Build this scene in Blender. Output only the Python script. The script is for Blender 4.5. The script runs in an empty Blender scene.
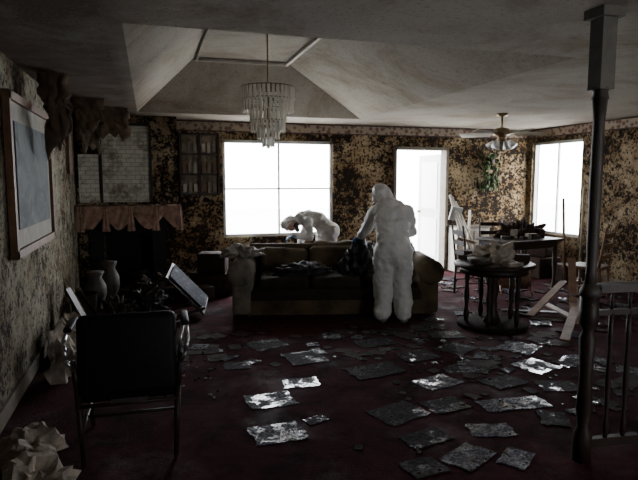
import bpy, bmesh, math, random
from mathutils import Vector, Matrix, Euler, noise
random.seed(7)
SC=bpy.context.scene
PI=math.pi
# ---------------------------------------------------------------- materials
def nm(name):
    m=bpy.data.materials.new(name); m.use_nodes=True
    nt=m.node_tree; return m,nt,nt.nodes['Principled BSDF']
def N(nt,t,**k):
    n=nt.nodes.new(t)
    for a,b in k.items():
        if a in n.inputs: n.inputs[a].default_value=b
        else: setattr(n,a,b)
    return n
def ramp(nt,src,stops):
    r=nt.nodes.new('ShaderNodeValToRGB'); e=r.color_ramp.elements
    while len(e)<len(stops): e.new(.5)
    for i,(p,c) in enumerate(stops):
        e[i].position=p
        e[i].color=(c,c,c,1) if isinstance(c,(int,float)) else (*c,1)
    nt.links.new(src,r.inputs[0]); return r.outputs[0]
def mix(nt,f,a,b,mode='MIX'):
    m=nt.nodes.new('ShaderNodeMix'); m.data_type='RGBA'; m.blend_type=mode
    for s,v in ((0,f),(6,a),(7,b)):
        if hasattr(v,'is_linked') or hasattr(v,'node'): nt.links.new(v,m.inputs[s])
        elif isinstance(v,(int,float)): m.inputs[s].default_value=v
        else: m.inputs[s].default_value=(*v,1)
    return m.outputs[2]
def mth(nt,op,a,b):
    m=nt.nodes.new('ShaderNodeMath'); m.operation=op
    for i,v in enumerate((a,b)):
        if isinstance(v,(int,float)): m.inputs[i].default_value=v
        else: nt.links.new(v,m.inputs[i])
    return m.outputs[0]
def pos(nt): return nt.nodes.new('ShaderNodeNewGeometry').outputs['Position']
def obc(nt): return nt.nodes.new('ShaderNodeTexCoord').outputs['Object']
def nz(nt,vec,scale,detail=5,rough=.6,dist=0):
    n=N(nt,'ShaderNodeTexNoise'); n.inputs['Scale'].default_value=scale
    n.inputs['Detail'].default_value=detail; n.inputs['Roughness'].default_value=rough
    n.inputs['Distortion'].default_value=dist
    nt.links.new(vec,n.inputs['Vector']); return n.outputs['Fac']
def bump(nt,b,h,s=.4,d=.02):
    n=nt.nodes.new('ShaderNodeBump'); n.inputs['Strength'].default_value=s; n.inputs['Distance'].default_value=d
    nt.links.new(h,n.inputs['Height']); nt.links.new(n.outputs[0],b.inputs['Normal'])
def simple(name,col,rough=.7,metal=0,spec=.5,var=.35,scale=9,bmp=.2,coord='obj'):
    m,nt,b=nm(name); v=obc(nt) if coord=='obj' else pos(nt)
    f=nz(nt,v,scale,6,.65)
    dark=tuple(c*(1-var) for c in col); lite=tuple(min(1,c*(1+var*.5)) for c in col)
    nt.links.new(ramp(nt,f,[(.3,dark),(.7,lite)]),b.inputs['Base Color'])
    b.inputs['Roughness'].default_value=rough; b.inputs['Metallic'].default_value=metal
    b.inputs['Specular IOR Level'].default_value=spec
    if bmp: bump(nt,b,f,bmp)
    return m
def mold(name,base,base2,cover,region,scale=9,dark=(.012,.008,.005)):
    m,nt,b=nm(name); p=pos(nt)
    big=nz(nt,p,1.3,6,.7,.8)
    off=mth(nt,'MULTIPLY',mth(nt,'SUBTRACT',big,.5),region)
    col=mix(nt,ramp(nt,nz(nt,p,1.7,8,.75,.5),[(.38,0),(.62,1)]),base,base2)
    st=ramp(nt,mth(nt,'ADD',nz(nt,p,scale*.3,10,.8,.6),off),[(cover-.12,.9),(cover+.12,0)])
    col=mix(nt,st,col,(base[0]*.38,base[1]*.27,base[2]*.17))
    f=mth(nt,'ADD',nz(nt,p,scale*1.1,9,.8,.3),mth(nt,'MULTIPLY',off,.55))
    col=mix(nt,ramp(nt,f,[(cover-.07,1),(cover-.015,0)]),col,dark)
    f2=mth(nt,'ADD',nz(nt,p,scale*2.8,4,.7),mth(nt,'MULTIPLY',off,.35))
    col=mix(nt,ramp(nt,f2,[(cover-.07,1),(cover-.04,0)]),col,dark)
    nt.links.new(col,b.inputs['Base Color']); b.inputs['Roughness'].default_value=.92
    b.inputs['Specular IOR Level'].default_value=.15
    bump(nt,b,f,.3,.03); return m
M_wb=mold('wallpaper_moldy_back',(.37,.30,.19),(.25,.175,.09),.525,1.1)
M_wl=mold('wallpaper_moldy_left',(.27,.255,.20),(.21,.195,.14),.495,.7)
M_wr=mold('wallpaper_moldy_right',(.34,.28,.19),(.24,.18,.105),.51,.9)
def ceil_mat():
    m,nt,b=nm('ceiling_popcorn'); p=pos(nt)
    sx=nt.nodes.new('ShaderNodeSeparateXYZ'); nt.links.new(p,sx.inputs[0])
    f=nz(nt,p,2.5,8,.7,.5)
    mr=nt.nodes.new('ShaderNodeMapRange'); mr.inputs[1].default_value=.15; mr.inputs[2].default_value=-.25
    nt.links.new(sx.outputs[0],mr.inputs[0])
    st=ramp(nt,f,[(.42,1),(.66,.7)])
    mm=mth(nt,'MULTIPLY',mr.outputs[0],st)
    base=ramp(nt,nz(nt,p,.9,9,.72,.6),[(.34,(.24,.195,.14)),(.50,(.37,.335,.275)),(.68,(.42,.39,.335))])
    c=mix(nt,mm,base,(.075,.05,.03))
    sp=ramp(nt,nz(nt,p,30,5,.8),[(.38,.5),(.46,0)])
    c=mix(nt,sp,c,(.14,.11,.08))
    nt.links.new(c,b.inputs['Base Color']); b.inputs['Roughness'].default_value=.95
    b.inputs['Specular IOR Level'].default_value=.15
    bump(nt,b,nz(nt,p,45,4,.75),.8,.015); return m
M_ceil=ceil_mat()
def floor_mat():
    m,nt,b=nm('carpet_wet'); p=pos(nt)
    f=nz(nt,p,2.2,9,.75,.8)
    c=ramp(nt,f,[(.34,(.012,.003,.004)),(.5,(.040,.008,.011)),(.62,(.058,.014,.017)),(.76,(.065,.032,.026))])
    nt.links.new(c,b.inputs['Base Color'])
    nt.links.new(ramp(nt,nz(nt,p,1.8,6,.7),[(.35,.6),(.5,.95)]),b.inputs['Roughness'])
    b.inputs['Specular IOR Level'].default_value=.08
    bump(nt,b,nz(nt,p,45,5,.8),.8,.015); return m
M_floor=floor_mat()
def border_mat():
    m,nt,b=nm('wallpaper_border'); p=pos(nt)
    v=N(nt,'ShaderNodeTexVoronoi'); v.inputs['Scale'].default_value=14; nt.links.new(p,v.inputs['Vector'])
    c=ramp(nt,v.outputs['Distance'],[(.2,(.15,.045,.035)),(.35,(.11,.085,.06)),(.55,(.28,.22,.16))])
    nt.links.new(c,b.inputs['Base Color']); b.inputs['Roughness'].default_value=.85; return m
M_border=border_mat()
M_bline=simple('border_stripe',(.05,.02,.018),.8)
M_white=simple('painted_frame_white',(.55,.55,.53),.5,var=.15)
M_fade=simple('cabinet_dirty_white',(.44,.41,.36),.6,var=.35)
M_trim=simple('trim_dirty',(.16,.135,.10),.7)
M_mold=simple('tray_moulding',(.50,.46,.39),.7,var=.2)
M_dwood=simple('dark_wood',(.024,.014,.009),.5,var=.5,spec=.3)
M_base=simple('dark_table_base',(.016,.010,.008),.9,var=.4,spec=.05)
M_wood=simple('brown_wood',(.15,.075,.034),.6,var=.5)
M_pale=simple('pale_wood',(.36,.30,.21),.6)
M_black=simple('black_vinyl',(.005,.004,.005),.6,spec=.18)
M_fire=simple('soot_black',(.006,.006,.006),.9)
M_metal=simple('chrome_dull',(.6,.61,.63),.28,1,var=.2,bmp=0)
M_brass=simple('aged_brass',(.28,.20,.10),.35,1,bmp=0)
M_postw=simple('post_paint',(.045,.036,.028),.6)
M_cap=simple('post_cap_paint',(.12,.108,.09),.6)
M_sofa=simple('sofa_muddy_fabric',(.024,.016,.010),.85,var=.6,scale=5,spec=.3)
M_sofab=simple('sofa_back_fabric',(.095,.068,.034),.85,var=.7,scale=4,spec=.3)
M_sofap=simple('sofa_arm_fabric',(.20,.175,.135),.85,var=.7,scale=5)
M_cloth=simple('dirty_white_cloth',(.40,.34,.27),.85,var=.5)
M_cloth2=simple('grey_wet_cloth',(.22,.20,.17),.8,var=.6)
M_swag=simple('swag_fabric',(.34,.21,.15),.85,var=.6,scale=12)
M_suit=simple('white_coverall',(.68,.67,.64),.6,var=.10,scale=6,bmp=.1)
M_seam=simple('coverall_elastic_seam',(.34,.34,.33),.8,var=.1)
M_boot=simple('rubber_boot',(.22,.22,.21),.5)
M_glove=simple('blue_glove',(.06,.13,.28),.45,var=.1)
M_skin=simple('skin',(.45,.27,.19),.55,var=.1)
M_mask=simple('respirator_grey',(.05,.05,.055),.5)
M_bag=simple('black_plastic_bag',(.009,.008,.009),.4,bmp=.4,spec=.35)
M_cer=simple('ceramic_offwhite',(.32,.28,.22),.5,var=.5,scale=7)
M_cerd=simple('ceramic_muddy',(.06,.046,.034),.6,var=.7,scale=7)
M_paper=simple('paper_debris_dry',(.32,.27,.21),.8,var=.5)
M_dry=simple('drywall_paper_brown',(.11,.07,.04),.9,var=.6,scale=6)
M_dry2=simple('drywall_pale',(.24,.20,.145),.9,var=.5,scale=6)
M_leaf=simple('withered_leaves',(.055,.085,.025),.8,var=.6)
def wetpaper(name,a,bc,rough,spec,lo=.40,hi=.56,obj=False):
    m,nt,b=nm(name); p=obc(nt) if obj else pos(nt)
    br=N(nt,'ShaderNodeTexBrick'); br.inputs['Scale'].default_value=16
    br.inputs['Color1'].default_value=(*a,1); br.inputs['Color2'].default_value=(*bc,1); br.inputs['Mortar'].default_value=(a[0]*2.4,a[1]*2.4,a[2]*2.4,1)
    br.inputs['Mortar Size'].default_value=.03; nt.links.new(p,br.inputs['Vector'])
    f=nz(nt,p,45,4,.7)
    c=mix(nt,ramp(nt,f,[(.46,1),(.54,0)]),br.outputs[0],(.012,.010,.012))
    nt.links.new(c,b.inputs['Base Color'])
    g=nz(nt,p,7,6,.75)
    nt.links.new(ramp(nt,g,[(lo,rough),(hi,.75)]),b.inputs['Roughness'])
    nt.links.new(ramp(nt,g,[(lo,spec),(hi,spec*.3)]),b.inputs['Specular IOR Level'])
    bump(nt,b,nz(nt,p,35,4,.7),.05,.01); return m
M_wp=wetpaper('wet_newspaper',(.065,.065,.082),(.03,.03,.042),.06,.5,.44,.52)
M_wp2=wetpaper('wet_magazine',(.020,.016,.018),(.038,.03,.03),.12,.22,.38,.46)
M_gl=wetpaper('cracked_glass_film',(.02,.028,.05),(.012,.016,.03),.08,.22,.30,.42,True)
M_wp3=simple('soaked_cardboard',(.040,.025,.018),.8,var=.6,spec=.15)
def brickmat():
    m,nt,b=nm('painted_brick'); 
    tc=obc(nt); mp=nt.nodes.new('ShaderNodeMapping'); mp.inputs['Rotation'].default_value=(PI/2,0,0); nt.links.new(tc,mp.inputs[0])
    br=N(nt,'ShaderNodeTexBrick'); br.inputs['Scale'].default_value=4.2
    br.inputs['Color1'].default_value=(.66,.67,.56,1); br.inputs['Color2'].default_value=(.54,.55,.46,1); br.inputs['Mortar'].default_value=(.36,.35,.29,1)
    br.inputs['Mortar Size'].default_value=.02; nt.links.new(mp.outputs[0],br.inputs['Vector'])
    f=ramp(nt,nz(nt,obc(nt),3,8,.75),[(.38,.85),(.50,0)])
    nt.links.new(mix(nt,f,br.outputs[0],(.13,.10,.065)),b.inputs['Base Color']); b.inputs['Roughness'].default_value=.7; return m
M_brick=brickmat()
def artmat(name,a,bc,s):
    m,nt,b=nm(name); p=obc(nt)
    c=ramp(nt,nz(nt,p,s,7,.7,1.2),[(.35,a),(.5,bc),(.65,tuple(x*1.5 for x in bc))])
    nt.links.new(c,b.inputs['Base Color']); b.inputs['Roughness'].default_value=.7; b.inputs['Specular IOR Level'].default_value=.2; return m
M_art=artmat('picture_print',(.015,.022,.026),(.07,.082,.085),3.2)
M_mat=simple('picture_mount',(.18,.16,.12),.7)
M_art2=artmat('small_prints',(.07,.05,.035),(.16,.13,.09),7)
def crystal():
    m,nt,b=nm('crystal_glass'); nt.nodes.remove(b)
    t=N(nt,'ShaderNodeBsdfTranslucent'); t.inputs[0].default_value=(.97,.95,.90,1)
    g=N(nt,'ShaderNodeBsdfDiffuse'); g.inputs[0].default_value=(.95,.93,.88,1)
    d=N(nt,'ShaderNodeBsdfGlossy'); d.inputs[0].default_value=(.97,.96,.93,1); d.inputs[1].default_value=.12
    x=nt.nodes.new('ShaderNodeMixShader'); x.inputs[0].default_value=.35
    y=nt.nodes.new('ShaderNodeMixShader'); y.inputs[0].default_value=.25
    nt.links.new(t.outputs[0],x.inputs[1]); nt.links.new(g.outputs[0],x.inputs[2])
    nt.links.new(x.outputs[0],y.inputs[1]); nt.links.new(d.outputs[0],y.inputs[2])
    nt.links.new(y.outputs[0],nt.nodes['Material Output'].inputs[0]); return m
M_cry=crystal()
M_shade=simple('frosted_glass_shade',(.8,.8,.76),.3,var=.05,bmp=0)
M_conc=simple('outside_concrete',(.7,.7,.68),.9,var=.1,coord='pos')
# ---------------------------------------------------------------- builder
class B:
    def __init__(s): s.bm=bmesh.new(); s.m=[]
    def _fin(s,vs,mat,smooth):
        if mat not in s.m: s.m.append(mat)
        i=s.m.index(mat); fs=set()
        for v in vs: fs.update(v.link_faces)
        for f in fs: f.material_index=i; f.smooth=smooth
    def box(s,c,sz,mat,rot=(0,0,0)):
        M=Matrix.Translation(c)@Euler(rot).to_matrix().to_4x4()@Matrix.Diagonal((*sz,1))
        r=bmesh.ops.create_cube(s.bm,size=1,matrix=M); s._fin(r['verts'],mat,False)
    def cyl(s,p0,p1,r0,mat,r1=None,seg=14,smooth=True):
        p0=Vector(p0);p1=Vector(p1);d=p1-p0
        if d.length<1e-6:return
        q=Vector((0,0,1)).rotation_difference(d.normalized()).to_matrix().to_4x4()
        M=Matrix.Translation((p0+p1)/2)@q
        r=bmesh.ops.create_cone(s.bm,cap_ends=True,segments=seg,radius1=r0,radius2=r0 if r1 is None else r1,depth=d.length,matrix=M)
        s._fin(r['verts'],mat,smooth)
    def ell(s,c,r,mat,rot=(0,0,0),u=16,v=10):
        M=Matrix.Translation(c)@Euler(rot).to_matrix().to_4x4()@Matrix.Diagonal((*r,1))
        q=bmesh.ops.create_uvsphere(s.bm,u_segments=u,v_segments=v,radius=1,matrix=M); s._fin(q['verts'],mat,True)
    def tube(s,pts,r,mat,seg=10):
        if not isinstance(r,(list,tuple)): r=[r]*len(pts)
        for i in range(len(pts)-1): s.cyl(pts[i],pts[i+1],r[i],mat,r[i+1],seg)
        for p,q in zip(pts,r): s.ell(p,(q,q,q),mat,u=seg,v=6)
    def lathe(s,prof,c,mat,seg=24):
        rings=[]
        for (r,z) in prof:
            rings.append([s.bm.verts.new((c[0]+r*math.cos(2*PI*i/seg),c[1]+r*math.sin(2*PI*i/seg),c[2]+z)) for i in range(seg)])
        for a,b in zip(rings,rings[1:]):
            for i in range(seg): s.bm.faces.new((a[i],a[(i+1)%seg],b[(i+1)%seg],b[i]))
        s.bm.faces.new(rings[0][::-1]); s.bm.faces.new(rings[-1])
        s._fin([v for r in rings for v in r],mat,True)
    def poly(s,vs,mat,smooth=False):
        v=[s.bm.verts.new(p) for p in vs]; s.bm.faces.new(v); s._fin(v,mat,smooth)
    def sheet(s,fn,nu,nv,mat,smooth=True):
        g=[[s.bm.verts.new(fn(i/nu,j/nv)) for j in range(nv+1)] for i in range(nu+1)]
        for i in range(nu):
            for j in range(nv): s.bm.faces.new((g[i][j],g[i+1][j],g[i+1][j+1],g[i][j+1]))
        s._fin([v for r in g for v in r],mat,smooth)
    def rbox(s,c,sz,mat,rot=(0,0,0),bev=.04,seg=3):
        t=bmesh.new(); bmesh.ops.create_cube(t,size=1,matrix=Matrix.Diagonal((*sz,1)))
        bmesh.ops.bevel(t,geom=t.edges[:],offset=min(bev,min(sz)*.45),segments=seg,profile=.5,affect='EDGES')
        M=Matrix.Translation(c)@Euler(rot).to_matrix().to_4x4(); mp={}
        for v in t.verts: mp[v.index]=s.bm.verts.new(M@v.co)
        for f in t.faces: s.bm.faces.new([mp[v.index] for v in f.verts])
        s._fin(list(mp.values()),mat,True); t.free()
    def finish(s,name,loc=(0,0,0),rz=0,parent=None,recalc=True):
        if recalc: bmesh.ops.recalc_face_normals(s.bm,faces=s.bm.faces[:])
        me=bpy.data.meshes.new(name); s.bm.to_mesh(me); s.bm.free()
        for m in s.m: me.materials.append(m)
        o=bpy.data.objects.new(name,me); bpy.context.collection.objects.link(o)
        o.location=loc; o.rotation_euler=(0,0,rz)
        if parent: o.parent=parent
        return o
def empty(name,loc,rz=0):
    o=bpy.data.objects.new(name,None); bpy.context.collection.objects.link(o); o.location=loc; o.rotation_euler=(0,0,rz); return o
CR=math.radians(-16.8)
# ---------------------------------------------------------------- room
XL,XR,YB,YR,H=-.97,6.65,8.8,-2.0,2.5
def wall(name,ax,p,a0,a1,ops,mat,out):
    b=B(); T=.16
    def seg(u0,u1,z0,z1):
        if u1-u0<.001 or z1-z0<.001: return
        if ax=='y': b.box(((u0+u1)/2,p+out*T/2,(z0+z1)/2),(u1-u0,T,z1-z0),mat)
        else: b.box((p+out*T/2,(u0+u1)/2,(z0+z1)/2),(T,u1-u0,z1-z0),mat)
    c=a0
    for (u0,u1,z0,z1) in sorted(ops):
        seg(c,u0,0,H); seg(u0,u1,0,z0); seg(u0,u1,z1,H); c=u1
    seg(c,a1,0,H); return b.finish(name)
W1=(1.10,2.90,.70,2.22); D1=(3.97,5.0,.0,2.16); W2=(7.45,8.68,.66,2.26)
W4=(3.1,4.6,.9,2.1)
wall('wall_back','y',YB,XL-.16,XR+.16,[W1,D1],M_wb,1)
wall('wall_left','x',XL,YR,YB,[],M_wl,-1)
wall('wall_right','x',XR,YR,YB,[W2],M_wr,1)
wall('wall_rear','y',YR,XL-.16,XR+.16,[W4],M_wr,-1)
b=B(); b.box(((XL+XR)/2,(YB+YR)/2,-.1),(XR-XL+.3,YB-YR+.3,.2),M_floor); b.finish('floor')
b=B(); b.box((3,5,-.25),(60,60,.09),M_conc); b.finish('outside_patio_ground')
# tray ceiling
tx0,tx1,ty0,ty1=-.12,3.05,3.53,7.95; ux0,ux1,uy0,uy1,uz=.58,1.77,4.3,7.25,3.1
b=B()
def cb(x0,x1,y0,y1): b.box(((x0+x1)/2,(y0+y1)/2,H+.05),(x1-x0,y1-y0,.1),M_ceil)
cb(XL-.16,tx0,YR-.16,YB+.16); cb(tx1,XR+.16,YR-.16,YB+.16); cb(tx0,tx1,YR-.16,ty0); cb(tx0,tx1,ty1,YB+.16)
lo=[(tx0,ty0,H),(tx1,ty0,H),(tx1,ty1,H),(tx0,ty1,H)]; up=[(ux0,uy0,uz),(ux1,uy0,uz),(ux1,uy1,uz),(ux0,uy1,uz)]
for i in range(4):
    j=(i+1)%4; b.poly([lo[i],lo[j],up[j],up[i]],M_ceil)
b.poly(up,M_ceil); b.finish('ceiling',recalc=False)
b=B()
b.box(((ux0+ux1)/2,uy1-.03,uz-.025),(ux1-ux0,.04,.035),M_mold); b.box((ux1-.03,(uy0+uy1)/2,uz-.025),(.04,uy1-uy0,.035),M_mold)
b.box((ux0+.03,(uy0+uy1)/2,uz-.025),(.03,uy1-uy0,.03),M_ceil); b.box(((ux0+ux1)/2,uy0+.03,uz-.025),(ux1-ux0,.04,.035),M_mold)
b.finish('trim_3')
# trims / border
b=B(); bz=H-.085
b.box(((XL+XR)/2,YB-.006,bz),(XR-XL,.012,.13),M_border)
for dz in(-.07,.07): b.box(((XL+XR)/2,YB-.009,bz+dz),(XR-XL,.018,.014),M_bline)
b.finish('trim_1')
b=B(); b.box((XR-.006,(YR+YB)/2,bz),(.012,YB-YR,.13),M_border)
for dz in(-.07,.07): b.box((XR-.009,(YR+YB)/2,bz+dz),(.018,YB-YR,.014),M_bline)
b.finish('trim_2')
b=B(); b.box((XL+.01,(YR+YB)/2,.06),(.02,YB-YR,.12),M_trim); b.finish('baseboard_left')
b=B(); b.box((XR-.01,(YR+YB)/2,.06),(.02,YB-YR,.12),M_trim); b.finish('baseboard_right')
b=B(); b.box(((XL+D1[0])/2,YB-.01,.06),(D1[0]-XL,.02,.12),M_trim); b.box(((XR+D1[1])/2,YB-.01,.06),(XR-D1[1],.02,.12),M_trim); b.finish('baseboard_back')
def portal(name,w,h,loc,d):
    L=bpy.data.lights.new(name,'AREA'); L.shape='RECTANGLE'; L.size=w; L.size_y=h; L.cycles.is_portal=True
    l=bpy.data.objects.new(name,L); bpy.context.collection.objects.link(l); l.location=loc; l.rotation_euler=Vector(d).to_track_quat('-Z','Y').to_euler()
def window(name,ax,p,o,out,bars):
    b=B(); u0,u1,z0,z1=o
    def bx(uc,zc,su,sz,d=.06,off=.07):
        q=p+out*off
        if ax=='y': b.box((uc,q,zc),(su,d,sz),M_white)
        else: b.box((q,uc,zc),(d,su,sz),M_white)
    w=.045
    bx((u0+u1)/2,z0+w/2,u1-u0,w); bx((u0+u1)/2,z1-w/2,u1-u0,w)
    bx(u0+w/2,(z0+z1)/2,w,z1-z0); bx(u1-w/2,(z0+z1)/2,w,z1-z0)
    for kind,f,t in bars:
        if kind=='v': bx(u0+(u1-u0)*f,(z0+z1)/2,t,z1-z0,.03)
        else: bx((u0+u1)/2,z0+(z1-z0)*f,u1-u0,t,.03)
    b.finish(name)
    q=p+out*.15
    portal(name+'_portal',u1-u0,z1-z0,((u0+u1)/2,q,(z0+z1)/2) if ax=='y' else (q,(u0+u1)/2,(z0+z1)/2),(0,-out,0) if ax=='y' else (-out,0,0))
window('window_1','y',YB,W1,1,[('v',.5,.03),('h',.5,.025)])
window('window_2','x',XR,W2,1,[('v',.5,.03)])
window('window_3','y',YR,W4,-1,[('v',.5,.035)])
# door
b=B(); x0,x1,_,z1=D1
for x in (x0+.026,x1-.026): b.box((x,YB+.05,z1/2),(.05,.2,z1-.002),M_trim)
b.box(((x0+x1)/2,YB+.05,z1-.026),(x1-x0-.01,.2,.05),M_trim)
b.box(((x0+x1)/2,YB+.08,.012),(x1-x0-.01,.16,.03),M_metal)
b.box((x1+.02,YB+.64,1.05),(.04,.88,2.02),M_white)
for zc,h in ((.55,.7),(1.5,.85)): b.box((x1-.004,YB+.64,zc),(.012,.6,h),M_shade)
b.ell((x1-.03,YB+1.0,1.0),(.03,.03,.03),M_brass)
b.finish('door_1')
portal('door_1_portal',x1-x0,z1,((x0+x1)/2,YB+.17,z1/2),(0,-1,0))
# ---------------------------------------------------------------- fireplace
FP=empty('fireplace',(0,0,0))
b=B(); fy=8.35; fx0,fx1=XL+.02,.40
def fb(x0,x1,z0,z1,y=fy,mat=M_wb): b.box(((x0+x1)/2,(y+YB-.004)/2,(z0+z1)/2),(x1-x0,YB-.004-y,z1-z0),mat)
fb(fx0,-.62,0,H-.004); fb(.02,fx1,0,H-.004)
fb(-.62,.02,1.2,H-.004,fy+.05)
b.box((-.30,fy+.045,1.82),(.63,.03,1.06),M_brick)
for x in(-.63,.03): b.box((x,fy-.005,1.82),(.03,.05,1.08),M_dwood)
b.box((-.30,fy-.005,2.37),(.66,.05,.04),M_dwood)
b.box((-.79,fy-.012,1.62),(.26,.02,.66),M_brick)
fb(-.62,.02,.85,1.2,fy-.01,M_fire)
b.box((-.30,8.77,.43),(.64,.04,.86),M_fire)
b.box((-.265,fy-.1,1.21),(1.35,.26,.06),M_dwood)
b.box((-.28,fy-.2,.05),(1.3,.4,.1),M_dwood)
for x in(-.72,.12): b.box((x,fy-.03,.62),(.18,.06,1.1),M_fire)
b.cyl((-.5,8.5,.2),(.0,8.5,.2),.05,M_dwood); b.cyl((-.5,8.6,.2),(-.05,8.45,.28),.045,M_dwood)
b.finish('chimney_breast_and_mantel',parent=FP)
b=B()
def sw(u,v):
    x=-.945+u*1.365; s=abs(math.sin(u*PI*3.5+.4)); drop=.13+.19*s+.03*noise.noise(Vector((u*14,0,0)))
    return (x,fy-.245-.012*math.sin(u*47+v*5+6*noise.noise(Vector((u*4,v,0))))-.03*s*v,1.245-v*drop)
b.sheet(sw,110,10,M_swag)
b.sheet(lambda u,v:(-.945+u*1.365,fy-.245+v*.24,1.248+.012*math.sin(u*40+v*5)),40,4,M_swag)
for i in range(5): 
    x=-.90+i*.325
    b.sheet(lambda u,v,x=x:(x+(u-.5)*(.05+.06*v),fy-.265-.012*math.sin(u*12),1.24-v*.34),8,4,M_swag)
b.finish('mantel_swag_cloth',parent=FP)
# framed panel shelf on back wall
b=B(); X0,X1,Z0,Z1=.46,1.03,1.38,2.29; y=YB-.04
for x in(X0,(X0+X1)/2,X1): b.box((x,y,(Z0+Z1)/2),(.03,.07,Z1-Z0),M_dwood)
for k in range(4): b.box(((X0+X1)/2,y,Z0+(Z1-Z0)*k/3),(X1-X0+.03,.08,.03),M_dwood)
b.box(((X0+X1)/2,YB-.01,(Z0+Z1)/2),(X1-X0,.015,Z1-Z0),M_art2)
for k in range(3):
    for j in range(2):
        for q in range(3): b.box((X0+.06+j*.285+q*.08,y-.005,Z0+.1+k*.303),(.05,.04,.12+.04*((q+k)%2)),random.choice([M_mat,M_cer,M_wood]))
b.finish('wall_display_shelf')
# picture on left wall
b=B(); Y0,Y1,Z0,Z1=4.45,6.1,1.06,2.2; x=XL+.035
b.box((x-.012,(Y0+Y1)/2,(Z0+Z1)/2),(.02,Y1-Y0,Z1-Z0),M_mat)
b.box((x+.002,(Y0+Y1)/2,(Z0+Z1)/2),(.012,Y1-Y0-.34,Z1-Z0-.34),M_art)
for yy in(Y0,Y1): b.box((x,yy,(Z0+Z1)/2),(.05,.06,Z1-Z0+.06),M_wood)
for zz in(Z0,Z1): b.box((x,(Y0+Y1)/2,zz),(.05,Y1-Y0+.06,.06),M_wood)
b.finish('framed_picture')
b=B(); x=XL+.02
b.box((x,7.75,1.95),(.03,.35,.5),M_art2)
for yy in(7.57,7.93): b.box((x,yy,1.95),(.04,.03,.53),M_wood)
for zz in(1.69,2.21): b.box((x,7.75,zz),(.04,.39,.03),M_wood)
b.finish('small_framed_print')
# hanging ceiling drywall flaps
def flap(name,x,y,w,l,ang,curl,mat):
    b=B()
    ca,sa=math.cos(ang),math.sin(ang)
    def f(u,v):
        e=.05*noise.noise(Vector((u*5+x*9,v*4+y,0)))
        lx=(u-.5)*w*(1-.35*v)+.12*v*noise.noise(Vector((v*3,x*5,y)))+.05*noise.noise(Vector((v*9,u*2,y))); ly=curl*v*v+e
        return (x+lx*ca-ly*sa,y+lx*sa+ly*ca,H-.002-v*l*(1+.45*noise.noise(Vector((u*5+y,1,2)))))
    b.sheet(f,18,14,mat); o=b.finish(name)
    m=o.modifiers.new('s','SOLIDIFY'); m.thickness=.012; return o
flap('hanging_drywall',-.74,5.3,.24,.58,.1,.10,M_dry)
flap('hanging_drywall',-.62,6.8,.34,.34,-.1,.12,M_dry)
flap('hanging_drywall',-.40,7.5,.40,.36,.2,-.1,M_dry)
flap('hanging_drywall',-.70,7.6,.30,.50,-.3,.05,M_dry2)
# dead plant hanging on back wall right of the door
b=B(); rr=random.Random(3)
b.cyl((5.78,8.79,2.12),(5.78,8.66,2.12),.006,M_brass)
b.lathe([(.05,0),(.08,.04),(.09,.12),(.085,.13)],(5.78,8.68,1.86),M_dwood,14)
for a in range(3): b.cyl((5.78,8.67,2.12),(5.78+.08*math.cos(a*2.1),8.68+.08*math.sin(a*2.1),1.98),.003,M_dwood,seg=5)
for k in range(150):
    x=5.78+rr.gauss(0,.10); z=rr.uniform(1.42,2.05); yq=8.68+rr.uniform(-.09,.08)
    b.ell((x,yq,z),(.028,.008,.04),M_leaf,(rr.uniform(-.8,.8),rr.uniform(-1,1),rr.uniform(0,3)),u=6,v=4)
for k in range(8):
    x=5.78+rr.gauss(0,.08); b.tube([(5.78,8.68,1.97),(x,8.63,1.8),(x+.02,8.64,1.45)],.003,M_leaf,5)
b.finish('hanging_plant')
# ---------------------------------------------------------------- chandelier
b=B(); cx,cy=1.18,5.7
b.cyl((cx,cy,2.57),(cx,cy,3.06),.006,M_brass); b.lathe([(.01,0),(.06,.02),(.065,.038)],(cx,cy,3.06),M_brass,16)
for k in range(14): b.ell((cx,cy,2.58+k*.032),(.009,.009,.014),M_brass,u=6,v=4)
b.cyl((cx,cy,2.02),(cx,cy,2.56),.012,M_brass)
def ringp(r,z,n,ln,w):
    for i in range(n):
        a=2*PI*i/n; x=cx+r*math.cos(a); y=cy+r*math.sin(a)
        b.box((x,y,z-ln/2),(w,w*.5,ln*.94),M_cry,(0,0,a+PI/2))
        b.cyl((x,y,z-ln*1.12),(x,y,z-ln*.95),.001,M_cry,w*.5,4,False)
    q=28
    for i in range(q):
        a=2*PI*i/q;c=2*PI*(i+1)/q
        b.cyl((cx+r*math.cos(a),cy+r*math.sin(a),z),(cx+r*math.cos(c),cy+r*math.sin(c),z),.006,M_brass,seg=6)
    for i in range(4):
        a=PI*i/2+.3; b.cyl((cx,cy,z),(cx+r*math.cos(a),cy+r*math.sin(a),z),.006,M_brass,seg=6)
ringp(.265,2.53,36,.12,.028); ringp(.255,2.41,34,.12,.028); ringp(.18,2.32,26,.12,.026); ringp(.17,2.20,24,.11,.026); ringp(.11,2.14,14,.12,.026); ringp(.06,2.04,8,.1,.022)
for i in range(6):
    a=PI*i/3; b.ell((cx+.12*math.cos(a),cy+.12*math.sin(a),2.43),(.025,.025,.045),M_shade)
b.ell((cx,cy,1.94),(.02,.02,.025),M_cry)
b.finish('crystal_chandelier')
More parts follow.
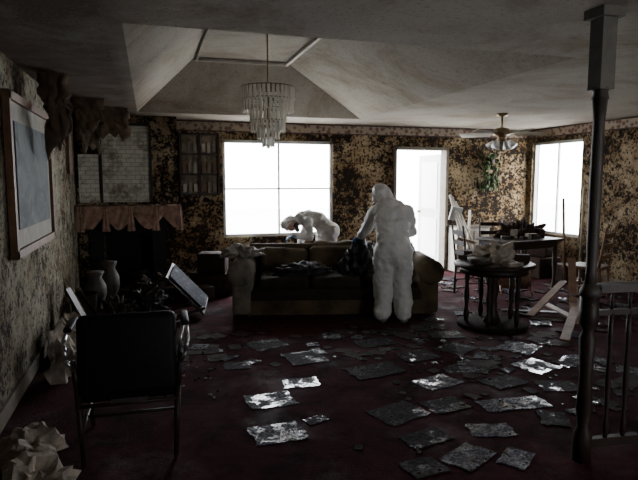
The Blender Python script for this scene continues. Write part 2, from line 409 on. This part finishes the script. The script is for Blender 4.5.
# ---------------------------------------------------------------- ceiling fan
b=B(); cx,cy=4.62,6.69
b.lathe([(.02,-.05),(.07,-.03),(.075,0)],(cx,cy,H-.002),M_brass,18)
b.cyl((cx,cy,2.30),(cx,cy,2.46),.014,M_brass)
b.lathe([(.05,0),(.11,.02),(.12,.06),(.10,.10),(.03,.12)],(cx,cy,2.19),M_brass,24)
for i in range(5):
    a=2*PI*i/5+CR; d=Vector((math.cos(a),math.sin(a),0))
    c=Vector((cx,cy,2.225))+d*.38
    b.cyl(Vector((cx,cy,2.225))+d*.1,Vector((cx,cy,2.225))+d*.2,.012,M_brass,seg=8)
    b.rbox(c,(.42,.13,.016),M_mold,(.35,0,a),bev=.005,seg=1)
b.lathe([(.02,0),(.06,.03),(.05,.07)],(cx,cy,2.12),M_brass,18)
for i in range(4):
    a=PI*i/2+.5; dx,dy=math.cos(a),math.sin(a)
    b.cyl((cx+dx*.04,cy+dy*.04,2.15),(cx+dx*.12,cy+dy*.12,2.13),.01,M_brass,seg=8)
    b.cyl((cx+dx*.11,cy+dy*.11,2.13),(cx+dx*.18,cy+dy*.18,2.05),.025,M_shade,.06,14)
b.finish('ceiling_fan')
# ---------------------------------------------------------------- post & railing
b=B(); px,py=2.33,2.50
b.box((px,py,2.472),(.14,.14,.05),M_cap)
b.box((px,py,2.27),(.092,.092,.38),M_cap)
b.lathe([(.045,-.06),(.036,-.02),(.05,0)],(px,py,2.09),M_postw,18)
b.lathe([(.034,0),(.028,.08),(.033,.5),(.030,.9),(.04,1.03)],(px,py,1.02),M_postw,18)
b.lathe([(.06,-.03),(.055,0),(.035,.04)],(px,py,.99),M_postw,18)
b.lathe([(.05,.0),(.05,.16),(.032,.2),(.045,.3),(.034,.5),(.046,.72),(.03,.76),(.05,.8),(.05,.98)],(px,py,0),M_dwood,18)
L=1.7; dx,dy=math.cos(-.1),math.sin(-.1)
e=(px+L*dx,py+L*dy)
for z,w,h in((1.0,.07,.045),(.86,.03,.03),(.10,.04,.05)): b.box((px+L*dx/2+.05,py+L*dy/2,z),(L,w,h),M_dwood if z<.95 else M_postw,(0,0,-.1))
for i in range(1,14):
    t=i*.115+.03; x,y=px+t*dx,py+t*dy
    b.lathe([(.012,.12),(.017,.2),(.010,.26),(.017,.45),(.011,.66),(.016,.72),(.012,.86)],(x,y,0),M_dwood,10)
    b.cyl((x,y,.86),(x,y,.98),.009,M_dwood,seg=8)
b.box((e[0],e[1],.52),(.09,.09,1.04),M_dwood)
b.finish('stair_railing_post')
# ---------------------------------------------------------------- armchair in foreground (back to camera)
b=B()
b.rbox((0,-.22,.62),(.54,.09,.46),M_black,(-.10,0,0),.045)
b.rbox((0,.02,.41),(.56,.54,.12),M_black,(0,0,0),.04)
b.box((0,-.265,.365),(.2,.01,.022),M_metal)
b.cyl((-.27,-.26,.345),(.27,-.26,.345),.012,M_dwood)
for s in(-1,1):
    x=s*.29
    b.tube([(x,-.25,.56),(x*1.10,-.27,.62),(x*1.14,-.25,.70),(x*1.14,-.18,.735),(x*1.12,.2,.72),(x*1.1,.28,.64),(x,.27,.44)],.012,M_metal)
    b.rbox((x*1.12,.0,.755),(.045,.3,.03),M_black,bev=.012)
    b.tube([(x,-.24,.60),(x*.93,-.25,.42),(x*.86,-.28,.014)],[.014,.018,.014],M_dwood)
    b.tube([(x,.27,.42),(x*.9,.28,.014)],[.018,.014],M_dwood)
    b.cyl((x*.9,-.26,.18),(x*.9,.27,.18),.01,M_dwood)
b.cyl((-.26,.0,.18),(.26,.0,.18),.01,M_dwood)
b.finish('metal_armchair',(-.14,3.5,0),-.02)
# ---------------------------------------------------------------- sofa
b=B()
b.rbox((0,.0,.175),(2.3,.86,.31),M_sofa,bev=.05)
for k,x in enumerate((-.62,0,.62)):
    b.rbox((x,-.09,.38+.01*k),(.60,.66,.16),M_sofa,(.02*(k-1),.04*(k-1),0),.06)
for k,x in enumerate((-.62,0,.62)):
    b.rbox((x,.27,.575-.02*(k==0)),(.60,.2,.36),M_sofab,(-.14,.05*(k==0),0),.07)
b.rbox((0,.38,.42),(2.2,.16,.66),M_sofa,bev=.06)
b.cyl((-1.06,.36,.73),(1.06,.36,.73),.055,M_sofab)
for s in(-1,1):
    m=M_sofap if s<0 else M_sofab
    b.rbox((s*1.10,-.0,.27),(.24,.88,.50),m,bev=.05)
    b.cyl((s*1.12,-.45,.52),(s*1.12,.42,.52),.15,m,seg=24)
    b.ell((s*1.12,-.45,.52),(.145,.03,.145),m)
b.box((0,-.425,.11),(2.1,.015,.17),M_sofab)
b.sheet(lambda u,v:(-.25+u*.75+.03*math.sin(v*6),.46-.30*v-.02*math.sin(u*19),.80+.012*math.sin(u*13)-.55*max(0,v-.45)**1.2),24,14,M_sofab)
for s in(-1,1):
    for y in(-.36,.36): b.cyl((s*1.05,y,0),(s*1.05,y,.04),.025,M_dwood,.035)
b.finish('sofa',(2.17,6.55,0),math.radians(-14))
def heap(name,loc,r,mat,amp=.5,fr=3,seed=0,rz=0,sub=5,flat=False):
    b=B(); q=bmesh.ops.create_icosphere(b.bm,subdivisions=sub,radius=1)
    for v in q['verts']:
        n=v.co.normalized(); f=noise.fractal(n*fr+Vector((seed,seed*2,0)),.9,2.1,6)
        k=max(.25,1+amp*f)
        v.co=Vector((n.x*r[0]*k,n.y*r[1]*k,max(0,n.z)*r[2]*k))
    b._fin(q['verts'],mat,not flat)
    return b.finish(name,loc,rz)
heap('crumpled_blanket',(1.06,6.80,.675),(.22,.18,.12),M_cloth2,.6,2.5,3)
heap('garbage_bag',(2.42,6.32,.465),(.22,.13,.36),M_bag,.5,2.2,5)
heap('garbage_bag',(1.75,6.50,.465),(.34,.14,.13),M_bag,.5,2.2,9)
# ---------------------------------------------------------------- people
def chain(b,pts,mat):
    for i in range(len(pts)-1):
        (p,r),(q,s)=pts[i],pts[i+1]; b.cyl(p,q,r,mat,s,16)
    for p,r in pts: b.ell(p,(r,r,r),mat)
def hand(name,parent,wr,dirv,up,side,mat,curl=.5,sc=1.0):
    d=Vector(dirv).normalized(); u=(Vector(up)-d*Vector(up).dot(d))
    if u.length<.05: u=Vector((1,0,0))
    u.normalize(); sd=d.cross(u)*side
    b=B(); wr=Vector(wr)
    R=Matrix((sd,d,u)).transposed().to_4x4()
    M=Matrix.Translation(wr+d*.045*sc)@R@Matrix.Diagonal((.042*sc,.055*sc,.018*sc,1))
    q=bmesh.ops.create_uvsphere(b.bm,u_segments=16,v_segments=10,radius=1,matrix=M); b._fin(q['verts'],mat,True)
    for i,(off,l) in enumerate([(-.03,.07),(-.010,.08),(.011,.075),(.031,.058)]):
        p=wr+d*.085*sc+sd*off*sc; pts=[p]; a=curl*.5
        for k,f in enumerate((.45,.32,.23)):
            a+=curl*(.5+.2*k); dd=d*math.cos(a)-u*math.sin(a); p=p+dd*l*f*sc; pts.append(p)
        b.tube(pts,[.010*sc,.0095*sc,.009*sc,.0075*sc],mat,8)
    p=wr+d*.03*sc-sd*.035*sc
    b.tube([p,p+(d*.6-sd*.7-u*.2)*.035*sc,p+(d*.95-sd*.75-u*.5)*.058*sc],[.013*sc,.011*sc,.009*sc],mat,8)
    b.cyl(wr-d*.03,wr+d*.01,.036*sc,mat,.032*sc)
    return b.finish(name,parent=parent)
tex=bpy.data.textures.new('cloth_folds','CLOUDS'); tex.noise_scale=.06; tex.noise_depth=3
tex2=bpy.data.textures.new('cloth_bagginess','CLOUDS'); tex2.noise_scale=.18; tex2.noise_depth=1
def person(name,loc,J,sc=1.0):
    root=empty(name,loc,CR)
    b=B(); m=M_suit
    hl,hr=Vector(J['hipL']),Vector(J['hipR']); pel=(hl+hr)/2
    ch=Vector(J['chest']); nk=Vector(J['neck']); sl,sr=Vector(J['shL']),Vector(J['shR'])
    w=(sr-sl).normalized(); ax=(nk-pel).normalized()
    def ob(c,rx,ry,rz):
        z=ax; x=(w-z*w.dot(z)).normalized(); y=z.cross(x)
        M=Matrix.Translation(c)@Matrix((x,y,z)).transposed().to_4x4()@Matrix.Diagonal((rx*sc,ry*sc,rz,1))
        q=bmesh.ops.create_uvsphere(b.bm,u_segments=24,v_segments=16,radius=1,matrix=M); b._fin(q['verts'],m,True)
    ob(pel,.20,.16,.17)
    for t,rx,ry in ((.15,.20,.16),(.35,.19,.15),(.55,.195,.15),(.75,.20,.15),(.9,.17,.12)): ob((pel.lerp(ch,t/.6) if t<.6 else ch.lerp(nk,(t-.6)/.4)),rx,ry,.15)
    chain(b,[(sl,.080*sc),(J['elL'],.064*sc),(J['wrL'],.046*sc)],m); chain(b,[(sr,.080*sc),(J['elR'],.064*sc),(J['wrR'],.046*sc)],m)
    chain(b,[(nk.lerp(sl,.2),.085*sc),(sl,.075*sc)],m); chain(b,[(nk.lerp(sr,.2),.085*sc),(sr,.075*sc)],m)
    for s in 'LR':
        k=Vector(J['kn'+s]); a=Vector(J['an'+s])
        chain(b,[(J['hip'+s],.132),(k,.108),(k.lerp(a,.45),.102),(a+Vector((0,0,.03)),.094)],m)
    hd=Vector(J['head']); f=Vector(J['face']).normalized()
    chain(b,[(nk,.074*sc),(nk.lerp(hd,.5),.066)],m)
    Z=(hd-nk).normalized(); f=(f-Z*f.dot(Z)).normalized(); X=f.cross(Z)
    R=Matrix((X,f,Z)).transposed().to_4x4()
    q=bmesh.ops.create_uvsphere(b.bm,u_segments=24,v_segments=16,radius=1,matrix=Matrix.Translation(hd-f*.012)@R@Matrix.Diagonal((.096,.11,.132,1))); b._fin(q['verts'],m,True)
    o=b.finish('coverall_body',parent=root)
    r=o.modifiers.new('r','REMESH'); r.mode='VOXEL'; r.voxel_size=.011; r.use_smooth_shade=True
    s=o.modifiers.new('s','SMOOTH'); s.factor=.6; s.iterations=4
    d=o.modifiers.new('d2','DISPLACE'); d.texture=tex2; d.strength=.05; d.mid_level=.5; d.texture_coords='LOCAL'
    d=o.modifiers.new('d','DISPLACE'); d.texture=tex; d.strength=.035; d.mid_level=.5; d.texture_coords='LOCAL'
    b=B()
    for s in 'LR':
        a=Vector(J['an'+s]); t=Vector(J['toe'+s]); 
        chain(b,[((a.x,a.y,.15),.062),((a.x,a.y,.062),.058)],M_boot); chain(b,[((a.x,a.y,.052),.052),((t.x,t.y,.044),.044)],M_boot)
    b.finish('boots',parent=root)
    b=B()
    def P(x,y,z): return hd+X*x+f*y+Z*z
    def e(c,rr,mat):
        q=bmesh.ops.create_uvsphere(b.bm,u_segments=16,v_segments=10,radius=1,matrix=Matrix.Translation(P(*c))@R@Matrix.Diagonal((*rr,1))); b._fin(q['verts'],mat,True)
    e((0,.035,-.01),(.074,.092,.10),M_skin)
    e((0,.130,-.012),(.013,.018,.024),M_skin)
    for s in(-1,1):
        e((s*.03,.119,.018),(.014,.008,.009),M_cer); e((s*.03,.126,.018),(.006,.004,.006),M_black); e((s*.07,.03,-.01),(.01,.018,.028),M_skin)
    e((0,.122,-.05),(.022,.008,.007),M_swag)
    e((0,.112,-.045),(.055,.042,.042),M_mask)
    for s in(-1,1): e((s*.05,.13,-.055),(.032,.026,.032),M_mask)
    n=24
    rim=[P(.080*math.cos(2*PI*i/n),.062,.105*math.sin(2*PI*i/n)-.005) for i in range(n+1)]
    b.tube(rim,.008,M_seam,6)
    b.finish('face_and_respirator',parent=root)
    hand('hand_left',root,J['wrL'],J['hdL'],(0,0,1),1,M_glove,.45)
    hand('hand_right',root,J['wrR'],J['hdR'],(0,0,1),-1,M_glove,.45)
    return root
person('worker_in_white_coverall',(2.60,5.72,0),dict(
 hipL=(-.09,0,.80),hipR=(.09,0,.80),chest=(.0,.08,1.10),neck=(-.03,.19,1.31),
 shL=(-.185,.20,1.25),shR=(.155,.13,1.25),elL=(-.27,.34,1.05),wrL=(-.33,.50,.93),hdL=(-.4,.7,-.5),
 elR=(.235,.24,1.01),wrR=(.08,.44,.95),hdR=(-.7,.6,-.3),
 knL=(-.11,.05,.44),anL=(-.115,-.03,.09),toeL=(-.16,.13,.05),knR=(.11,.03,.44),anR=(.115,-.05,.09),toeR=(.15,.11,.05),
 head=(-.115,.26,1.425),face=(-.75,.5,-.45)))
person('worker_bending_over',(2.26,7.62,0),dict(
 hipL=(.14,.14,.88),hipR=(.20,-.06,.88),chest=(.0,.0,1.06),neck=(-.20,-.04,1.04),
 shL=(-.14,.13,1.04),shR=(-.12,-.19,1.03),elL=(-.20,.14,.76),wrL=(-.26,.02,.56),hdL=(-.2,0,-1),
 elR=(-.08,-.30,.82),wrR=(-.28,-.34,.84),hdR=(-.8,-.3,-.1),
 knL=(.10,.14,.45),anL=(.18,.16,.09),toeL=(.02,.16,.05),knR=(.12,-.04,.45),anR=(.2,-.05,.09),toeR=(.04,-.06,.05),
 head=(-.37,-.10,.985),face=(-.45,-.8,-.5)),.80)
# ---------------------------------------------------------------- round table
b=B()
b.lathe([(.40,0),(.43,.01),(.43,.035),(.40,.045)],(0,0,.66),M_dwood,36)
b.lathe([(.36,0),(.36,.07)],(0,0,.59),M_dwood,36)
b.lathe([(.36,0),(.38,.012),(.38,.03),(.36,.04)],(0,0,.0),M_base,36)
b.lathe([(.10,.04),(.06,.14),(.045,.3),(.07,.42),(.05,.5),(.12,.6)],(0,0,0),M_dwood,20)
for i in range(5):
    a=2*PI*i/5+.2; x,y=.28*math.cos(a),.28*math.sin(a)
    b.lathe([(.02,.04),(.032,.12),(.018,.2),(.03,.34),(.018,.46),(.03,.54),(.022,.6)],(x,y,0),M_dwood,12)
b.finish('round_pedestal_table',(3.59,5.26,0))
heap('crumpled_white_cloth',(3.62,5.30,.705),(.22,.15,.17),M_cloth,.7,3,1,sub=4,flat=True)
b=B(); b.lathe([(.06,0),(.10,.02),(.13,.07),(.12,.075)],(3.32,5.12,.705),M_cerd); b.finish('ceramic_bowl')
b=B()
for k,(x,y,w_,d_,h_,a) in enumerate([(3.45,5.54,.2,.13,.05,.3),(3.46,5.55,.16,.10,.10,.9),(3.62,4.96,.2,.1,.03,.2),(3.91,5.2,.1,.14,.08,1.0)]): b.box((x,y,.706+h_/2),(w_,d_,h_),[M_wp3,M_cerd,M_paper,M_wp3][k],(0,0,a))
b.finish('soaked_books')
# ---------------------------------------------------------------- dining area
def dtable(name,loc,w,d,h,rz,mat):
    b=B(); b.rbox((0,0,h-.02),(w,d,.04),mat,bev=.012); b.box((0,0,h-.085),(w-.12,d-.12,.09),mat)
    for s in(-1,1):
        for t in(-1,1): b.lathe([(.022,0),(.03,.08),(.02,.2),(.036,h*.55),(.028,h-.1)],(s*(w/2-.08),t*(d/2-.08),0),mat,12)
    return b.finish(name,loc,rz)
def dchair(name,loc,rz,mat,tip=False):
    b=B()
    b.rbox((0,0,.45),(.43,.42,.045),mat,bev=.015)
    for s in(-1,1):
        b.tube([(s*.19,-.19,.0+.014),(s*.185,-.18,.45),(s*.18,-.25,.98)],[.014,.018,.014],mat)
        b.tube([(s*.18,.18,.016),(s*.18,.17,.43)],[.015,.02],mat)
        b.cyl((s*.185,-.18,.2),(s*.18,.17,.2),.009,mat)
    for z in(.6,.74,.88): b.box((0,-.185-(z-.45)*.13,z),(.35,.018,.06),mat)
    b.cyl((-.18,.17,.25),(.18,.17,.25),.009,mat)
    o=b.finish(name,loc,rz)
    if tip: o.rotation_euler=(PI/2-.06,0,rz)
    return o
dtable('dining_table',(5.15,6.95,0),1.0,.75,.76,.2,M_dwood)
dchair('dining_chair',(5.60,6.05,0),.5,M_wood)
dchair('dining_chair',(4.28,6.75,0),-1.7,M_dwood)
dchair('dining_chair',(5.3,7.75,0),2.9,M_dwood)
dchair('dining_chair',(4.60,6.20,.275),2.6,M_wood,True)
heap('clutter_pile_on_table',(5.2,6.98,.765),(.28,.20,.22),M_wp3,.7,3,12)
b=B()
for k in range(9):
    x=4.85+.05*random.random()+.085*k*.8; y=6.75+random.uniform(-.03,.25)
    if k in(4,5,6): y=6.72
    h_=random.uniform(.03,.18); b.box((x,y,.762+h_/2),(random.uniform(.06,.13),random.uniform(.06,.12),h_),random.choice([M_cerd,M_paper,M_wp3,M_dwood]),(0,0,random.random()*2))
b.finish('table_clutter')
b=B() # low cabinet
b.box((5.34,8.60,.40),(.64,.28,.76),M_fade)
for x in(5.18,5.50): b.box((x,8.455,.42),(.28,.015,.62),M_cer); b.ell((x+.1,8.44,.45),(.012,.012,.012),M_brass)
b.box((5.35,8.60,.79),(.66,.32,.03),M_trim); b.finish('low_cabinet')
b=B() # folded easel slats
for (x0,x1,z1) in [(4.98,4.72,1.36),(5.10,4.76,1.32),(5.24,4.82,1.25),(4.85,5.1,1.1)]:
    b.cyl((x0,7.85,0.018),(x1,8.2,z1),.02,M_mold,seg=8)
b.box((4.92,8.0,.62),(.35,.03,.05),M_pale,(.25,.25,0)); b.box((4.80,8.14,1.05),(.2,.03,.22),M_white,(.25,.12,0))
b.finish('folding_easel')
b=B() # wood planks fallen
for k,(x,y,z,l,a,t) in enumerate([(4.55,5.55,.17,1.0,.5,.28),(4.65,5.2,.1,.9,.9,.16),(4.6,5.4,.04,.8,1.3,.0),(5.0,5.3,.15,.8,.2,-.3),(4.2,4.75,.10,1.0,.75,.16),(4.95,5.6,.3,1.1,.9,.5),(4.3,5.5,.03,.7,-.5,0)]):
    b.box((x,y,z+.02),(l,.09,.02),[M_wood,M_wood,M_wood,M_dwood,M_wood,M_wood,M_dwood][k],(0,-t,a))
b.finish('fallen_planks')
b=B() # broom leaning near right window
b.tube([(5.85,6.5,.20),(6.40,7.1,1.5)],.014,M_pale); b.box((5.83,6.48,.16),(.32,.06,.06),M_wood,(0,0,.8)); b.box((5.83,6.48,.075),(.34,.05,.13),M_pale,(0,0,.8))
b.finish('broom')
b=B(); b.tube([(6.15,6.4,.02),(6.5,6.95,1.2)],.018,M_wood); b.tube([(5.95,6.9,.02),(6.2,7.3,1.3)],.02,M_wood); b.finish('leaning_poles')
b=B() # stacked boxes by the right wall
for (x,y,z,w_,d_,h_,a) in [(6.2,7.75,.17,.45,.4,.34,.1),(6.22,7.77,.48,.36,.34,.27,.4),(6.3,7.25,.14,.34,.3,.28,-.2)]: b.rbox((x,y,z),(w_,d_,h_),M_wp3,(0,0,a),.02)
b.finish('soaked_boxes')
heap('rubble_heap',(6.05,8.35,0),(.28,.22,.5),M_wp3,.8,3,31)
# ---------------------------------------------------------------- left clutter
def urn(name,loc,h,r):
    b=B(); b.lathe([(r*.6,0),(r*.65,h*.05),(r*.5,h*.12),(r,h*.45),(r*.95,h*.65),(r*.55,h*.85),(r*.8,h*.97),(r*.75,h)],(0,0,0),M_cerd,24); return b.finish(name,loc)
urn('ceramic_urn',(-.66,7.20,0),.50,.13); urn('ceramic_urn',(-.52,7.6,0),.56,.12)
b=B(); b.lathe([(.12,0),(.15,.3),(.155,.3)],(-.76,6.85,0),M_cerd); b.finish('plastic_bucket')
b=B()
for (x,y,z,l,a,t,m_) in [(-.72,6.20,.30,.62,.2,1.15,M_wood),(-.70,6.0,.27,.55,-.3,1.1,M_dwood),(-.64,6.38,.24,.5,.6,1.0,M_dwood),(-.60,5.95,.05,.5,.9,.05,M_dwood)]:
    b.box((x,y,z),(l,.10,.02),m_,(0,t,a))
b.finish('leaning_boards')
heap('dark_rubble',(-.42,6.75,0),(.16,.18,.20),M_wp3,.8,3,41)
def crump(name,loc,w,h,seed,mat,tilt,rz):
    b=B()
    def f(u,v):
        n=noise.fractal(Vector((u*3+seed,v*3,seed)),.9,2.1,4)
        return ((u-.5)*w+.05*n,.09*n+tilt*v*h+.05*math.sin(u*5+seed),v*h*(1+.25*noise.noise(Vector((u*4,seed,0)))))
    b.sheet(f,12,10,mat,False); o=b.finish(name,loc,rz); m=o.modifiers.new('s','SOLIDIFY'); m.thickness=.006; return o
crump('crumpled_paper_sheet',(-.68,4.85,0),.42,.44,2,M_paper,.1,1.35)
crump('torn_wallpaper',(-.72,5.5,0),.5,.34,5,M_dry2,.1,1.5)
heap('crumpled_cloth_heap',(-.64,2.93,0),(.20,.28,.18),M_cloth,.7,1.6,4,sub=4,flat=True)
heap('crumpled_cloth_heap',(-.72,3.48,0),(.15,.18,.12),M_cloth,.7,1.8,8,sub=4,flat=True)
b=B() # tipped glass coffee table
R0=(.25,.83,0)
b.box((0,0,.34),(.56,.42,.012),M_gl,R0); b.box((-.02,.006,.318),(.62,.52,.022),M_dwood,R0)
for s in(-1,1):
    b.cyl((-.2,s*.2,.5),(-.52,s*.22,.25),.02,M_dwood); b.cyl((.16,s*.2,.12),(-.2,s*.22,.03),.02,M_dwood)
b.finish('tipped_coffee_table',(.42,6.72,0),0)
heap('debris_pile',(.05,7.65,0),(.34,.20,.28),M_wp3,.5,3,21)
b=B()
for (x,y,z,w_,d_,h_,a) in [(.78,7.8,.16,.5,.4,.32,.2),(.82,7.82,.46,.38,.32,.28,-.3),(.60,7.45,.10,.3,.26,.2,.5)]: b.rbox((x,y,z),(w_,d_,h_),M_wp3,(0,0,a),.02)
b.finish('stacked_boxes')
heap('soaked_garments',(-.05,7.1,0),(.20,.2,.26),M_bag,.6,3,55)
b=B()
for i in range(9):
    x=random.uniform(-.35,.2);y=random.uniform(5.95,6.2)
    b.box((x,y,.09+.06*random.random()),(random.uniform(.3,.5),.07,.015),random.choice([M_wood,M_dwood,M_dwood]),(random.uniform(-.2,.2),random.uniform(-.25,.25),random.uniform(0,3)))
b.finish('broken_slats')
# ---------------------------------------------------------------- floor papers
def flake(b,x,y,w,l,a,z,th,mat,cur=.01,seed=0,tilt=.01):
    n=6; ca,sa=math.cos(a),math.sin(a); tx,ty=random.uniform(-tilt,tilt),random.uniform(-tilt,tilt)
    jag=[random.uniform(-.04,.04) for _ in range(40)]
    def P(i,j,top):
        u=i/n-.5;v=j/n-.5
        lx=u*w+(jag[j] *w*(1 if i in(0,n) else 0)); ly=v*l+(jag[i+10]*l*(1 if j in(0,n) else 0))
        zz=z+cur*noise.noise(Vector((u*2+seed,v*2,seed)))+tx*u*w+ty*v*l
        return (x+lx*ca-ly*sa,y+lx*sa+ly*ca,max(.003,zz)+th)
    g=[[b.bm.verts.new(P(i,j,1)) for j in range(n+1)] for i in range(n+1)]
    for i in range(n):
        for j in range(n): b.bm.faces.new((g[i][j],g[i+1][j],g[i+1][j+1],g[i][j+1]))
    per=[(i,0) for i in range(n)]+[(n,j) for j in range(n)]+[(i,n) for i in range(n,0,-1)]+[(0,j) for j in range(n,0,-1)]
    low=[b.bm.verts.new((g[i][j].co.x,g[i][j].co.y,.001)) for i,j in per]
    for k in range(len(per)):
        i,j=per[k]; i2,j2=per[(k+1)%len(per)]
        b.bm.faces.new((g[i][j],low[k],low[(k+1)%len(per)],g[i2][j2]))
    b._fin([v for r in g for v in r]+low,mat,False)
main=[(.80,3.87,.34,.26,.02,M_wp),(.73,3.33,.33,.26,.05,M_wp),(1.10,4.15,.28,.2,-.1,M_wp),(1.02,3.45,.16,.10,.3,M_wp2),
(1.60,3.40,.36,.28,.3,M_wp2),(1.47,4.9,.1,.2,.1,M_wp),(2.15,3.85,.34,.24,.3,M_wp),(2.45,3.30,.5,.20,-.1,M_wp),(1.98,3.42,.30,.22,.1,M_wp2),
(3.15,3.95,.32,.30,.3,M_wp),(3.35,4.45,.36,.34,.6,M_wp),(3.0,3.50,.3,.22,-.3,M_wp2),(2.65,3.70,.32,.22,.2,M_wp2),
(1.60,3.00,.3,.18,.2,M_wp2),(1.72,2.72,.30,.20,.5,M_wp),(2.05,2.98,.28,.18,-.2,M_wp),(1.42,2.68,.22,.18,.1,M_wp2),(1.98,2.62,.22,.16,.7,M_wp),
(2.3,4.5,.36,.28,.1,M_wp2),(2.75,4.6,.34,.28,.5,M_wp2),(2.9,5.05,.34,.25,-.2,M_wp2),(2.1,5.0,.4,.25,.1,M_wp2),(1.3,4.75,.34,.35,.1,M_wp2),(1.78,4.25,.46,.30,.2,M_wp2),(1.05,5.25,.35,.3,.3,M_wp2)]
for k,(x,y,w,l,a,m) in enumerate(main):
    b=B(); flake(b,x,y,w,l,a,.004,.002,m,.003,k*1.7,.004)
    b.finish('wet_newspaper' if m is M_wp else 'wet_magazine')
b=B()
n=0; t=0
while n<300 and t<6000:
    t+=1
    q=random.random()
    if q<.8: x=random.gauss(2.9,.6); y=random.uniform(3.0,5.9)
    elif q<.88: x=random.uniform(1.4,2.3); y=random.uniform(2.6,5.4)
    else: x=random.uniform(-.3,1.5); y=random.uniform(4.5,5.7)
    s=random.choice([.02,.03,.05,.08,.12,.18])
    if not(-.7<x<4.0): continue
    if any(abs(x-mx)<(mw+s)*.6 and abs(y-my)<(ml+s)*.6 for mx,my,mw,ml,_,_ in main): continue
    if math.hypot(x-3.59,y-5.26)<.55 or math.hypot(x-2.33,y-2.5)<.25 or math.hypot(x-2.6,y-5.72)<.35: continue
    if y>5.75 and x<3.5: continue
    n+=1
    flake(b,x,y,s*random.uniform(.6,1.4),s,random.uniform(0,3),random.choice([.003,.005]),.002,random.choice([M_wp,M_wp,M_wp2,M_wp2,M_wp3,M_wp3,M_wp3]),.004,n,.02)
b.finish('scattered_paper_debris')
b=B()
for k in range(110):
    x=random.uniform(4.1,6.2); y=random.uniform(4.6,8.0)
    s=random.choice([.05,.1,.2]); flake(b,x,y,s*random.uniform(.5,1.5),s,random.uniform(0,3),.008,.006,random.choice([M_wp,M_wp3,M_wp2,M_wp3]),.02,k)
b.finish('scattered_rubble')
b=B()
for k in range(70):
    x=random.uniform(-.6,.5); y=random.uniform(4.0,5.6); s=random.uniform(.006,.018)
    b.ell((x,y,s*.5),(s,s*.7,s*.5),random.choice([M_paper,M_wp3]),u=6,v=4)
b.finish('small_rubble_crumbs')
# ---------------------------------------------------------------- world, camera
w=bpy.data.worlds.new('overcast_sky'); SC.world=w; w.use_nodes=True
bg=w.node_tree.nodes['Background']; bg.inputs[0].default_value=(.93,.95,1,1); bg.inputs[1].default_value=22
cam=bpy.data.objects.new('camera',bpy.data.cameras.new('camera')); bpy.context.collection.objects.link(cam)
cam.location=(0,0,1.6); cam.data.lens=560/638*36; cam.data.sensor_width=36
cam.rotation_euler=(math.radians(90-6.12),0,math.radians(-16.8)); SC.camera=cam
